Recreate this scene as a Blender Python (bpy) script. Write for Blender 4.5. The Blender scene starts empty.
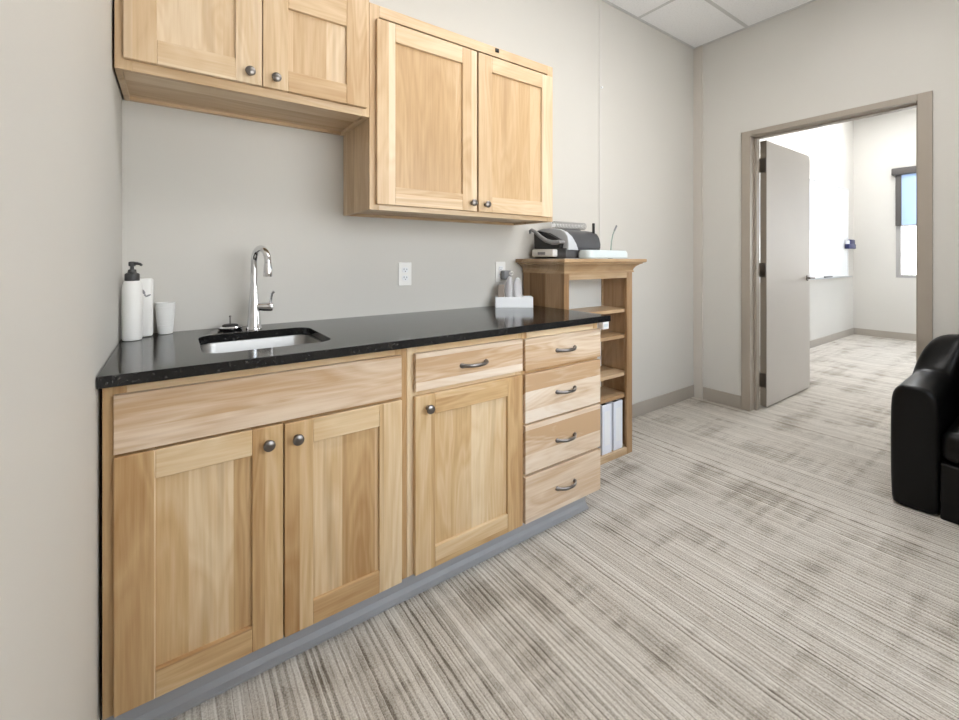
import bpy, bmesh, math, random
from mathutils import Vector, Matrix
random.seed(7)
S = bpy.context.scene
COL = S.collection
R = math.radians

# ------------------------------------------------------------------ materials
def srgb(r, g, b):
    f = lambda c: (c/255/12.92) if c/255 <= .04045 else ((c/255+.055)/1.055)**2.4
    return (f(r), f(g), f(b), 1)

def new_mat(name):
    m = bpy.data.materials.new(name); m.use_nodes = True
    nt = m.node_tree
    b = nt.nodes['Principled BSDF']
    return m, nt, b

def N(nt, t, **kw):
    n = nt.nodes.new(t)
    for k, v in kw.items():
        setattr(n, k, v)
    return n

def math_n(nt, op, a, b=None, c=None):
    n = N(nt, 'ShaderNodeMath', operation=op)
    for i, v in enumerate((a, b, c)):
        if v is None: continue
        if isinstance(v, (int, float)): n.inputs[i].default_value = v
        else: nt.links.new(v, n.inputs[i])
    return n.outputs[0]

def combine(nt, x, y, z):
    n = N(nt, 'ShaderNodeCombineXYZ')
    for i, v in enumerate((x, y, z)):
        if isinstance(v, (int, float)): n.inputs[i].default_value = v
        else: nt.links.new(v, n.inputs[i])
    return n.outputs[0]

def noise(nt, vec, scale=1.0, detail=3.0, rough=.5, dist=0.0):
    n = N(nt, 'ShaderNodeTexNoise')
    n.inputs['Scale'].default_value = scale
    n.inputs['Detail'].default_value = detail
    n.inputs['Roughness'].default_value = rough
    n.inputs['Distortion'].default_value = dist
    nt.links.new(vec, n.inputs['Vector'])
    return n.outputs['Fac']

def ramp(nt, fac, stops, interp='LINEAR'):
    n = N(nt, 'ShaderNodeValToRGB')
    n.color_ramp.interpolation = interp
    e = n.color_ramp.elements
    while len(e) < len(stops): e.new(.5)
    for el, (p, c) in zip(e, stops):
        el.position = p; el.color = c
    nt.links.new(fac, n.inputs['Fac'])
    return n.outputs['Color']

def mix(nt, fac, a, b, mode='MIX'):
    n = N(nt, 'ShaderNodeMix', data_type='RGBA', blend_type=mode)
    for s, v in ((n.inputs[0], fac), (n.inputs[6], a), (n.inputs[7], b)):
        if isinstance(v, (int, float)): s.default_value = v
        elif isinstance(v, tuple): s.default_value = v
        else: nt.links.new(v, s)
    return n.outputs[2]

def sep(nt, vec):
    n = N(nt, 'ShaderNodeSeparateXYZ'); nt.links.new(vec, n.inputs[0]); return n.outputs

def simple(name, col, rough=.5, metal=0.0, spec=.5, mottling=0.0, scale=8.0, bump=0.0, bscale=200.0, coat=0.0):
    m, nt, b = new_mat(name)
    b.inputs['Base Color'].default_value = col
    b.inputs['Roughness'].default_value = rough
    b.inputs['Metallic'].default_value = metal
    b.inputs['Specular IOR Level'].default_value = spec
    b.inputs['Coat Weight'].default_value = coat
    tc = N(nt, 'ShaderNodeTexCoord').outputs['Object']
    if mottling:
        f = noise(nt, tc, scale, 3)
        d = tuple(c*(1-mottling) for c in col[:3])+(1,)
        u = tuple(min(1, c*(1+mottling)) for c in col[:3])+(1,)
        nt.links.new(ramp(nt, f, ((.3, d), (.7, u))), b.inputs['Base Color'])
    if bump:
        bn = N(nt, 'ShaderNodeBump'); bn.inputs['Strength'].default_value = bump
        bn.inputs['Distance'].default_value = .001
        nt.links.new(noise(nt, tc, bscale, 2), bn.inputs['Height'])
        nt.links.new(bn.outputs[0], b.inputs['Normal'])
    return m

def wood(name, axis, plank, light, midc, dark, streak, seed=0.0, rough=.38, fig=1.0, fin=.5):
    """glued-up hardwood: planks of differing tone across the grain, fine grain and cathedral figure along it"""
    m, nt, b = new_mat(name)
    tc = N(nt, 'ShaderNodeTexCoord').outputs['Object']
    x, y, z = sep(nt, tc)
    rnd = math_n(nt, 'MULTIPLY', N(nt, 'ShaderNodeObjectInfo').outputs['Random'], 37.0)
    rnd = math_n(nt, 'ADD', rnd, seed)
    if axis == 'Z':
        u, v = math_n(nt, 'ADD', x, math_n(nt, 'MULTIPLY', y, .9)), z
    elif axis == 'X':
        u, v = math_n(nt, 'ADD', z, math_n(nt, 'MULTIPLY', y, .9)), x
    else:
        u, v = math_n(nt, 'ADD', x, z), y
    ur = math_n(nt, 'ADD', u, rnd)
    # plank index with uneven widths
    wob = noise(nt, combine(nt, math_n(nt, 'MULTIPLY', ur, 1.0/plank*.35), 0, 0), 1, 1)
    pid = math_n(nt, 'FLOOR', math_n(nt, 'ADD', math_n(nt, 'DIVIDE', ur, plank), math_n(nt, 'MULTIPLY', wob, 1.2)))
    wn = N(nt, 'ShaderNodeTexWhiteNoise', noise_dimensions='1D'); nt.links.new(pid, wn.inputs['W'])
    tone = wn.outputs['Value']
    wn2 = N(nt, 'ShaderNodeTexWhiteNoise', noise_dimensions='1D')
    nt.links.new(math_n(nt, 'ADD', pid, 57.3), wn2.inputs['W'])
    shift = math_n(nt, 'MULTIPLY', wn2.outputs['Value'], 9.0)
    vv = math_n(nt, 'ADD', v, shift)
    # figure: low frequency warp makes long cathedral loops
    warp = noise(nt, combine(nt, math_n(nt, 'MULTIPLY', ur, 7.0), math_n(nt, 'MULTIPLY', vv, 1.1), shift), 1, 2, .5, .6)
    fine = noise(nt, combine(nt, math_n(nt, 'MULTIPLY', ur, 110.0), math_n(nt, 'MULTIPLY', vv, 4.0), 0), 1, 3, .6)
    rings = math_n(nt, 'FRACT', math_n(nt, 'MULTIPLY', warp, 11.0))
    rings = math_n(nt, 'ABSOLUTE', math_n(nt, 'SUBTRACT', rings, .5))
    f = math_n(nt, 'MULTIPLY', tone, .52)
    f = math_n(nt, 'ADD', f, math_n(nt, 'MULTIPLY', math_n(nt, 'SUBTRACT', warp, .5), .95*fig))
    f = math_n(nt, 'ADD', f, math_n(nt, 'MULTIPLY', rings, .30*fig))
    f = math_n(nt, 'ADD', f, math_n(nt, 'MULTIPLY', math_n(nt, 'SUBTRACT', fine, .5), fin))
    f = math_n(nt, 'ADD', f, .17)
    c = ramp(nt, f, ((.12, light), (.5, midc), (.88, dark)))
    st = noise(nt, combine(nt, math_n(nt, 'MULTIPLY', ur, 16.0), math_n(nt, 'MULTIPLY', vv, .9), 4.0), 1, 2, .5, .4)
    stm = ramp(nt, st, ((.60, (0, 0, 0, 1)), (.72, (1, 1, 1, 1))))
    bw = N(nt, 'ShaderNodeRGBToBW'); nt.links.new(stm, bw.inputs[0])
    c = mix(nt, math_n(nt, 'MULTIPLY', bw.outputs[0], .5), c, streak)
    nt.links.new(c, b.inputs['Base Color'])
    b.inputs['Roughness'].default_value = rough
    b.inputs['Specular IOR Level'].default_value = .4
    bn = N(nt, 'ShaderNodeBump'); bn.inputs['Strength'].default_value = .12; bn.inputs['Distance'].default_value = .0006
    nt.links.new(fine, bn.inputs['Height']); nt.links.new(bn.outputs[0], b.inputs['Normal'])
    return m

WL, WM, WD, WS = srgb(228, 204, 168), srgb(207, 173, 127), srgb(176, 135, 89), srgb(150, 108, 64)
M = {}
M['wood_v'] = wood('maple_vertical_grain', 'Z', .085, WL, WM, WD, WS, 1.3)
M['wood_h'] = wood('maple_horizontal_grain', 'X', .11, WL, WM, WD, WS, 4.1)
M['wood_front'] = wood('maple_drawer_front_grain_sheen', 'X', .09, srgb(233, 217, 199), srgb(221, 199, 174), srgb(194, 160, 124), srgb(164, 122, 84), 7.7, fig=1.25)  # real figure; the pale pinkish tone also paints in reflected sheen
UL, UM, UD, US = srgb(226, 206, 178), srgb(210, 183, 148), srgb(186, 153, 114), srgb(166, 131, 92)
M['wood_v2'] = wood('maple_vertical_grain_fine', 'Z', .13, UL, UM, UD, US, 11.0)
M['wood_h2'] = wood('maple_horizontal_grain_fine', 'X', .14, UL, UM, UD, US, 17.0)
BL, BM, BD, BS = srgb(184, 152, 116), srgb(160, 126, 90), srgb(134, 101, 68), srgb(118, 86, 56)
M['wood_panel2'] = wood('maple_panel_fine_grain', 'Z', .30, srgb(212, 184, 148), srgb(194, 162, 122), srgb(170, 137, 97), srgb(156, 122, 82), 31.0, fig=.9, fin=.55)
M['book_v'] = wood('oak_vertical_grain', 'Z', .12, BL, BM, BD, BS, 23.0)
M['book_h'] = wood('oak_horizontal_grain', 'X', .12, srgb(206, 180, 148), srgb(184, 154, 118), srgb(160, 126, 90), BM, 29.0)
M['paint'] = simple('warm_grey_wall_paint', srgb(208, 205, 199), .6, 0, .3, .012, 1.5, .12, 260)
M['paint_trim'] = simple('wall_panel_trim', srgb(209, 206, 201), .55, 0, .3, .01, 3)
M['vinyl'] = simple('taupe_vinyl_base', srgb(168, 160, 150), .45, 0, .4, .03, 6)
M['vinyl_grey'] = simple('grey_vinyl_base', srgb(166, 166, 168), .4, 0, .45, .03, 6)
M['frame_paint'] = simple('taupe_metal_door_frame_paint', srgb(164, 154, 142), .38, 0, .45, .02, 5)
M['door_paint'] = simple('grey_door_paint', srgb(198, 192, 185), .5, 0, .35, .012, 2)
M['door_edge'] = simple('taupe_door_edge', srgb(140, 130, 118), .4, 0, .4, .02, 5)
M['nickel'] = simple('brushed_nickel', srgb(128, 123, 119), .3, 1.0)
M['chrome'] = simple('polished_chrome', srgb(222, 222, 224), .07, 1.0)
M['steel'] = simple('brushed_stainless', srgb(172, 170, 167), .4, 1.0, .5, .02, 30)
M['black'] = simple('black_plastic', srgb(28, 27, 28), .45)
M['charcoal'] = simple('charcoal_plastic', srgb(74, 74, 77), .42, 0, .5, .04, 20)
M['pump'] = simple('dark_grey_plastic', srgb(58, 57, 58), .4)
M['silver'] = simple('silver_plastic', srgb(196, 199, 204), .35, 0, .5, .02, 10)
M['greyplastic'] = simple('mid_grey_plastic', srgb(140, 140, 142), .4)
M['white_plastic'] = simple('white_plastic', srgb(238, 237, 234), .35, 0, .5, .008, 5)
M['tray_plastic'] = simple('pale_grey_plastic', srgb(205, 214, 216), .3, 0, .5, .01, 6)
M['white_card'] = simple('white_card', srgb(236, 238, 240), .6, 0, .3, .01, 12)
M['tissue'] = simple('white_tissue', srgb(240, 238, 238), .85, 0, .2, .02, 40, .3, 120)
M['melamine'] = simple('white_melamine', srgb(218, 218, 214), .45, 0, .4, .01, 4)
M['binder'] = simple('white_vinyl_binder', srgb(228, 232, 240), .3, 0, .5, .01, 8)
M['paper'] = simple('binder_inside', srgb(70, 68, 70), .7, 0, .3, .1, 60)
M['slot'] = simple('outlet_slot', srgb(60, 58, 56), .5)
M['wb'] = simple('whiteboard_enamel', srgb(236, 238, 240), .1, 0, .5, .004, 2)
M['alu'] = simple('anodised_aluminium', srgb(190, 192, 196), .35, 1.0)
M['comb_plastic'] = simple('grey_white_plastic', srgb(186, 184, 182), .4)
M['blue'] = simple('dark_blue_plastic', srgb(40, 46, 92), .4)
M['shade_case'] = simple('dark_bronze_metal', srgb(84, 80, 78), .45, 0, .4)
M['winframe'] = simple('grey_window_frame', srgb(168, 166, 164), .4, 0, .4)
M['cabinside'] = simple('cabinet_interior', srgb(196, 164, 120), .5, 0, .4, .05, 10)

def granite():
    m, nt, b = new_mat('black_granite')
    tc = N(nt, 'ShaderNodeTexCoord').outputs['Object']
    a = noise(nt, tc, 110, 3, .75)
    c = noise(nt, tc, 70, 3, .6)
    col = ramp(nt, a, ((.35, srgb(14, 14, 15)), (.6, srgb(32, 32, 33)), (.70, srgb(104, 101, 98))))
    col = mix(nt, math_n(nt, 'MULTIPLY', c, .5), col, srgb(22, 22, 23))
    nt.links.new(col, b.inputs['Base Color'])
    b.inputs['Roughness'].default_value = .12
    b.inputs['Specular IOR Level'].default_value = .52
    return m
M['granite'] = granite()

def carpet():
    m, nt, b = new_mat('striped_tile_carpet')
    tc = N(nt, 'ShaderNodeTexCoord').outputs['Object']
    x, y, z = sep(nt, tc)
    def wn(v, seed):
        n = N(nt, 'ShaderNodeTexWhiteNoise', noise_dimensions='1D')
        nt.links.new(math_n(nt, 'ADD', v, seed), n.inputs['W']); return n.outputs['Value']
    wig = math_n(nt, 'MULTIPLY', noise(nt, combine(nt, math_n(nt, 'MULTIPLY', x, 60), math_n(nt, 'MULTIPLY', y, 14), 0), 1, 2), .007)
    xs = math_n(nt, 'ADD', x, wig)
    s1 = math_n(nt, 'FLOOR', math_n(nt, 'DIVIDE', xs, .0055))
    q2 = math_n(nt, 'DIVIDE', xs, .0185)
    s2 = math_n(nt, 'FLOOR', q2)
    fr2 = math_n(nt, 'FRACT', q2)
    t1, t2 = wn(s1, 3.1), wn(s2, 91.7)
    # thin dark line between the ribs, fading in and out along its length
    dash = noise(nt, combine(nt, math_n(nt, 'MULTIPLY', s2, 7.31), math_n(nt, 'MULTIPLY', y, 5.0), 0), 1, 3, .7)
    line = math_n(nt, 'LESS_THAN', fr2, math_n(nt, 'ADD', .14, math_n(nt, 'MULTIPLY', wn(s2, 203.1), .42)))
    pale_line = math_n(nt, 'GREATER_THAN', fr2, math_n(nt, 'ADD', .66, math_n(nt, 'MULTIPLY', wn(s2, 311.7), .6)))  # pale stripe of varying width along some ribs
    line = math_n(nt, 'MULTIPLY', line, math_n(nt, 'ADD', math_n(nt, 'MULTIPLY', t2, .5), math_n(nt, 'MULTIPLY', dash, .75)))
    # woven plaid patches: small blocks of darker yarn
    bx_ = math_n(nt, 'FLOOR', math_n(nt, 'DIVIDE', xs, .037))
    by_ = math_n(nt, 'FLOOR', math_n(nt, 'DIVIDE', math_n(nt, 'ADD', y, math_n(nt, 'MULTIPLY', t1, .02)), .030))
    p1 = noise(nt, combine(nt, math_n(nt, 'MULTIPLY', x, 3.0), math_n(nt, 'MULTIPLY', y, 3.4), 3.0), 1, 3, .6, .4)
    cross = wn(by_, 17.3)
    long_ = wn(bx_, 41.9)
    cr2 = noise(nt, combine(nt, math_n(nt, 'MULTIPLY', x, 4.0), math_n(nt, 'MULTIPLY', by_, 3.7), 8.0), 1, 1)
    lg2 = noise(nt, combine(nt, math_n(nt, 'MULTIPLY', bx_, 3.7), math_n(nt, 'MULTIPLY', y, 4.0), 5.0), 1, 1)
    blk = math_n(nt, 'MULTIPLY', math_n(nt, 'ADD', math_n(nt, 'ADD', cross, long_), math_n(nt, 'ADD', cr2, lg2)), .25)
    patch = math_n(nt, 'MULTIPLY', math_n(nt, 'SUBTRACT', math_n(nt, 'ADD', math_n(nt, 'MULTIPLY', p1, 1.3), blk), 1.16), 2.2)
    patch = math_n(nt, 'MINIMUM', math_n(nt, 'MAXIMUM', patch, 0.0), .8)
    pile = noise(nt, tc, 210, 3, .75)
    dash1 = noise(nt, combine(nt, math_n(nt, 'MULTIPLY', s1, 5.17), math_n(nt, 'MULTIPLY', y, 8.0), 2.0), 1, 3, .7)
    f = math_n(nt, 'ADD', .34, math_n(nt, 'MULTIPLY', t1, .24))
    f = math_n(nt, 'ADD', f, math_n(nt, 'MULTIPLY', dash1, .34))
    f = math_n(nt, 'ADD', f, math_n(nt, 'MULTIPLY', pale_line, .16))
    f = math_n(nt, 'SUBTRACT', f, math_n(nt, 'MULTIPLY', line, .34))
    f = math_n(nt, 'ADD', f, math_n(nt, 'MULTIPLY', math_n(nt, 'SUBTRACT', pile, .5), 1.15))
    f = math_n(nt, 'SUBTRACT', f, math_n(nt, 'MULTIPLY', patch, .34))
    col = ramp(nt, f, ((.08, srgb(112, 103, 93)), (.35, srgb(167, 159, 148)), (.60, srgb(199, 192, 182)), (.85, srgb(224, 219, 211))))
    nt.links.new(col, b.inputs['Base Color'])
    b.inputs['Roughness'].default_value = .95
    b.inputs['Specular IOR Level'].default_value = .1
    bn = N(nt, 'ShaderNodeBump'); bn.inputs['Strength'].default_value = .5; bn.inputs['Distance'].default_value = .004
    nt.links.new(math_n(nt, 'ADD', f, pile), bn.inputs['Height']); nt.links.new(bn.outputs[0], b.inputs['Normal'])
    return m
M['carpet'] = carpet()

def ceiling_mat():
    m, nt, b = new_mat('white_acoustic_tile')
    tc = N(nt, 'ShaderNodeTexCoord').outputs['Object']
    f = noise(nt, tc, 90, 4, .7)
    nt.links.new(ramp(nt, f, ((.32, srgb(234, 234, 235)), (.5, srgb(246, 246, 247)))), b.inputs['Base Color'])
    b.inputs['Roughness'].default_value = .9; b.inputs['Specular IOR Level'].default_value = .15
    bn = N(nt, 'ShaderNodeBump'); bn.inputs['Strength'].default_value = .15; bn.inputs['Distance'].default_value = .001
    nt.links.new(f, bn.inputs['Height']); nt.links.new(bn.outputs[0], b.inputs['Normal'])
    return m
M['tile'] = ceiling_mat()
M['grid'] = simple('ceiling_grid_enamel', srgb(206, 206, 206), .5)

def leather():
    m, nt, b = new_mat('black_leather')
    tc = N(nt, 'ShaderNodeTexCoord').outputs['Object']
    v = N(nt, 'ShaderNodeTexVoronoi'); v.inputs['Scale'].default_value = 260; nt.links.new(tc, v.inputs['Vector'])
    big = noise(nt, tc, 5, 2)
    nt.links.new(ramp(nt, big, ((.3, srgb(8, 8, 8)), (.7, srgb(13, 12, 12)))), b.inputs['Base Color'])
    b.inputs['Roughness'].default_value = .33; b.inputs['Specular IOR Level'].default_value = .22
    bn = N(nt, 'ShaderNodeBump'); bn.inputs['Strength'].default_value = .25; bn.inputs['Distance'].default_value = .0012
    h = math_n(nt, 'ADD', math_n(nt, 'MULTIPLY', v.outputs['Distance'], .5), math_n(nt, 'MULTIPLY', big, 3.0))
    nt.links.new(h, bn.inputs['Height']); nt.links.new(bn.outputs[0], b.inputs['Normal'])
    return m
M['leather'] = leather()

def clear(name, tint, amount, rough=.05):
    """thin see-through plastic or glass: transparency with a reflecting skin"""
    m, nt, b = new_mat(name)
    tr = N(nt, 'ShaderNodeBsdfTransparent'); tr.inputs[0].default_value = tint
    b.inputs['Base Color'].default_value = tint; b.inputs['Roughness'].default_value = rough
    mx = N(nt, 'ShaderNodeMixShader')
    lw = N(nt, 'ShaderNodeLayerWeight'); lw.inputs['Blend'].default_value = .35
    fac = math_n(nt, 'ADD', math_n(nt, 'MULTIPLY', lw.outputs['Fresnel'], .6), amount)
    fac = math_n(nt, 'MINIMUM', fac, 1.0)
    nt.links.new(fac, mx.inputs[0]); nt.links.new(tr.outputs[0], mx.inputs[1]); nt.links.new(b.outputs[0], mx.inputs[2])
    nt.links.new(mx.outputs[0], nt.nodes['Material Output'].inputs['Surface'])
    return m
M['glass'] = clear('window_glass', (.97, .98, .98, 1), .03, .02)
M['tumbler'] = clear('frosted_clear_plastic', srgb(248, 248, 246), .82, .25)
M['clearplastic'] = clear('clear_plastic', srgb(222, 234, 226), .35, .1)
M['cling'] = clear('translucent_white_plastic', srgb(242, 240, 242), .6, .3)

def shade_fabric():
    m, nt, b = new_mat('pale_blue_grey_screen_fabric')
    b.inputs['Base Color'].default_value = srgb(186, 202, 222); b.inputs['Roughness'].default_value = .9
    tl = N(nt, 'ShaderNodeBsdfTranslucent'); tl.inputs[0].default_value = srgb(190, 208, 232)
    tr = N(nt, 'ShaderNodeBsdfTransparent'); tr.inputs[0].default_value = srgb(200, 215, 238)
    m1 = N(nt, 'ShaderNodeMixShader'); m1.inputs[0].default_value = .4
    nt.links.new(b.outputs[0], m1.inputs[1]); nt.links.new(tl.outputs[0], m1.inputs[2])
    tc = N(nt, 'ShaderNodeTexCoord').outputs['Object']
    w = noise(nt, tc, 900, 1)
    m2 = N(nt, 'ShaderNodeMixShader')
    nt.links.new(math_n(nt, 'ADD', math_n(nt, 'MULTIPLY', w, .06), .10), m2.inputs[0])
    nt.links.new(m1.outputs[0], m2.inputs[1]); nt.links.new(tr.outputs[0], m2.inputs[2])
    nt.links.new(m2.outputs[0], nt.nodes['Material Output'].inputs['Surface'])
    return m
M['shade'] = shade_fabric()

def lamp_mat(name, col, strength):
    m, nt, b = new_mat(name)
    b.inputs['Base Color'].default_value = (.9, .9, .9, 1)
    b.inputs['Emission Color'].default_value = col
    b.inputs['Emission Strength'].default_value = strength
    return m
M['lamp'] = lamp_mat('troffer_diffuser', (1.0, .985, .965, 1), 4.8)
M['lamp_bright'] = lamp_mat('troffer_diffuser_bright', (1.0, .985, .965, 1), 7.0)
M['fill_far'] = lamp_mat('added_far_fill', (.98, .99, 1.0, 1), 16.0)  # emission for unseen panels added to brighten the next room

# ------------------------------------------------------------------ mesh helpers
class MB:
    """collects shapes (world coordinates) and links them as ONE mesh object"""
    def __init__(self): self.bm = bmesh.new(); self.smooth = False
    def box(self, x0, x1, y0, y1, z0, z1, bev=0.0, seg=1, mi=0):
        bm = self.bm
        r = bmesh.ops.create_cube(bm, size=1)
        vs = r['verts']
        for v in vs:
            v.co = Vector(((x0+x1)/2+v.co.x*(x1-x0), (y0+y1)/2+v.co.y*(y1-y0), (z0+z1)/2+v.co.z*(z1-z0)))
        fs = list({f for v in vs for f in v.link_faces})
        for f in fs: f.material_index = mi
        if bev:
            es = list({e for v in vs for e in v.link_edges})
            bmesh.ops.bevel(bm, geom=es, offset=bev, segments=seg, profile=.5, affect='EDGES', clamp_overlap=True, material=-1)
        return self
    def loft(self, rings, cap0=True, cap1=True, closed=True, mi=0):
        bm = self.bm
        rv = [[bm.verts.new(p) for p in r] for r in rings]
        n = len(rings[0])
        for a, b in zip(rv, rv[1:]):
            for i in range(n if closed else n-1):
                j = (i+1) % n
                f = bm.faces.new((a[i], a[j], b[j], b[i])); f.material_index = mi
        if cap0: bm.faces.new(list(reversed(rv[0]))).material_index = mi
        if cap1: bm.faces.new(rv[-1]).material_index = mi
        return self
    def lathe(self, prof, center, axis=(0, 0, 1), n=28, sx=1.0, mi=0, caps=True):
        ax = Vector(axis).normalized()
        q = Vector((0, 0, 1)).rotation_difference(ax)
        rings = []
        for r, h in prof:
            rings.append([Vector(center)+q @ Vector((math.cos(2*math.pi*i/n)*r*sx, math.sin(2*math.pi*i/n)*r, h)) for i in range(n)])
        return self.loft(rings, caps, caps, True, mi)
    def tube(self, pts, rad, n=12, flat=1.0, caps=True, up=(0, 0, 1), mi=0):
        pts = [Vector(p) for p in pts]
        if not isinstance(rad, (list, tuple)): rad = [rad]*len(pts)
        rings = []
        prev = None
        for i, p in enumerate(pts):
            t = (pts[min(i+1, len(pts)-1)]-pts[max(i-1, 0)]).normalized()
            if prev is None:
                u = Vector(up); u = u-t*u.dot(t)
                if u.length < 1e-3: u = Vector((1, 0, 0))-t*t.x
            else:
                u = prev-t*prev.dot(t)
            u.normalize(); prev = u
            w = t.cross(u)
            rings.append([p+(u*math.cos(2*math.pi*k/n)*flat+w*math.sin(2*math.pi*k/n))*rad[i] for k in range(n)])
        return self.loft(rings, caps, caps, True, mi)
    def prism(self, poly, a0, a1, axis='x', mi=0, shear=None):
        def pt(p, a):
            if axis == 'x':
                return (a+(shear(p) if shear else 0), p[0], p[1])
            if axis == 'y': return (p[0], a, p[1])
            return (p[0], p[1], a)
        return self.loft([[pt(p, a0) for p in poly], [pt(p, a1) for p in poly]], mi=mi)
    def build(self, name, mats, parent=None, smooth=False, subsurf=0, bevel=0.0):
        bm = self.bm
        bmesh.ops.recalc_face_normals(bm, faces=bm.faces[:])
        if parent is not None:
            inv = world_of(parent).inverted()
            bmesh.ops.transform(bm, matrix=inv, verts=bm.verts[:])
        me = bpy.data.meshes.new(name)
        bm.to_mesh(me); bm.free()
        if not isinstance(mats, (list, tuple)): mats = [mats]
        for mm in mats: me.materials.append(M[mm])
        o = bpy.data.objects.new(name, me); COL.objects.link(o)
        if parent is not None: o.parent = parent
        if smooth:
            for p in me.polygons: p.use_smooth = True
            if not subsurf:
                try: me.set_sharp_from_angle(angle=R(38))
                except Exception: pass
        if bevel:
            b = o.modifiers.new('Bevel', 'BEVEL'); b.width = bevel; b.segments = 2; b.limit_method = 'ANGLE'
        if subsurf:
            s = o.modifiers.new('Subsurf', 'SUBSURF'); s.levels = subsurf; s.render_levels = subsurf
        return o

def world_of(o):
    m = Matrix.LocRotScale(o.location, o.rotation_euler, o.scale)
    return world_of(o.parent) @ m if o.parent else m

def tag(o, label=None, cat=None, group=None, kind=None):
    if label: o['label'] = label
    if cat: o['category'] = cat
    if group: o['group'] = group
    if kind: o['kind'] = kind
    return o

def thing(name, loc, label, cat, group=None, rotz=0.0):
    o = bpy.data.objects.new(name, None); COL.objects.link(o)
    o.location = loc; o.rotation_euler = (0, 0, rotz); o.empty_display_size = .05
    return tag(o, label, cat, group)

def struct(name, mb, mat, label=None, **kw):
    o = mb.build(name, mat, **kw); o['kind'] = 'structure'
    return o

def copy_tree(o, parent=None):
    c = o.copy(); COL.objects.link(c)
    if parent is not None: c.parent = parent
    for ch in [k for k in bpy.data.objects if k.parent == o]:
        copy_tree(ch, c)
    return c

def rrect(x0, x1, y0, y1, r, n=6):
    pts = []
    for cx, cy, a0 in ((x1-r, y1-r, 0), (x0+r, y1-r, 90), (x0+r, y0+r, 180), (x1-r, y0+r, 270)):
        for k in range(n+1):
            a = R(a0+90*k/n); pts.append((cx+r*math.cos(a), cy+r*math.sin(a)))
    return pts

# ------------------------------------------------------------------ room shell
XW, ZC, YR = 3.787, 2.978, -2.6       # end wall, ceiling height, wall opposite the cabinets
XW2 = 3.93                            # far face of the end wall
FX, FY, FYR, FZ = 8.8, .155, -3.4, 3.37
DY0, DY1, DZ = -1.366, -.444, 2.128    # door opening

struct('floor', MB().box(-.12, FX+.1, -3.5, .32, -.06, 0), 'carpet')
struct('wall_back', MB().box(-.12, XW, 0, .12, 0, FZ+.1), 'paint')
struct('wall_left', MB().box(-.12, 0, YR-.12, 0, 0, FZ+.1), 'paint')
RX0, RX1, RZ0, RZ1 = .55, 2.65, .85, 2.25          # unseen fill window added behind the camera
w = MB()
w.box(0, RX0, YR-.12, YR, 0, FZ+.1); w.box(RX1, XW, YR-.12, YR, 0, FZ+.1)
w.box(RX0, RX1, YR-.12, YR, 0, RZ0); w.box(RX0, RX1, YR-.12, YR, RZ1, FZ+.1)
struct('wall_right', w, 'paint')
w = MB()
w.box(XW, XW2, DY1, .12, 0, FZ+.1); w.box(XW, XW2, YR-.12, DY0, 0, FZ+.1); w.box(XW, XW2, DY0, DY1, DZ, FZ+.1)
w.box(XW, XW2, -3.5, YR-.12, 0, FZ+.1); w.box(XW, XW2, .12, .32, 0, FZ+.1)
struct('wall_end', w, 'paint')
struct('ceiling', MB().box(0, XW, YR, 0, ZC, ZC+.05), 'tile')
g = MB()
for gx in (.535, 1.755, 2.975): g.box(gx-.012, gx+.012, YR, 0, ZC-.0035, ZC+.001)
for gy in (-.426, -1.036, -1.646, -2.256): g.box(0, XW, gy-.012, gy+.012, ZC-.003, ZC+.001)
for a in ((0, XW, -.018, 0), (0, XW, YR, YR+.018), (0, .018, YR, 0), (XW-.018, XW, YR, 0)):
    g.box(*a, ZC-.004, ZC+.001)
struct('trim_3', g, 'grid')
# far room
struct('wall_far_left', MB().box(XW2, FX+.1, FY, FY+.11, 0, FZ+.1), 'paint')
QX0, QX1, QZ0, QZ1 = 6.3, 8.2, .90, 2.47             # out-of-view window added to brighten the next room
w = MB()
w.box(XW2, QX0, FYR-.1, FYR, 0, FZ+.1); w.box(QX1, FX+.1, FYR-.1, FYR, 0, FZ+.1)
w.box(QX0, QX1, FYR-.1, FYR, 0, QZ0); w.box(QX0, QX1, FYR-.1, FYR, QZ1, FZ+.1)
struct('wall_far_right', w, 'paint')
WY0, WY1, WZ0, WZ1 = -1.75, -.33, .90, 2.47       # far window
VY0, VY1 = -3.3, -2.0                              # second far window, added out of view for more daylight
w = MB()
w.box(FX, FX+.1, WY1, FY+.1, 0, FZ+.1); w.box(FX, FX+.1, FYR-.1, VY0, 0, FZ+.1); w.box(FX, FX+.1, VY1, WY0, 0, FZ+.1)
w.box(FX, FX+.1, VY0, VY1, 0, WZ0); w.box(FX, FX+.1, VY0, VY1, WZ1, FZ+.1)
w.box(FX, FX+.1, WY0, WY1, 0, WZ0); w.box(FX, FX+.1, WY0, WY1, WZ1, FZ+.1)
struct('wall_far', w, 'paint')
struct('ceiling_far', MB().box(XW2, FX, FYR, FY, FZ, FZ+.05), 'tile')
# skirting
b = MB(); b.box(2.44, XW-.010, -.009, 0, 0, .102, .003)
struct('baseboard_back', b, 'vinyl')
b = MB(); b.box(XW-.009, XW, -.381, -.081, 0, .102, .003); b.box(XW-.009, XW, YR, -1.431, 0, .102, .003)
struct('baseboard_end', b, 'vinyl')
struct('baseboard_left', MB().box(0, .009, YR, -.66, 0, .102, .003), 'vinyl')
struct('baseboard_far', MB().box(FX-.009, FX, FYR, FY, 0, .10, .003), 'vinyl')
struct('baseboard_far_left', MB().box(XW2+.01, FX-.01, FY-.009, FY, 0, .10, .003), 'vinyl')
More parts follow.
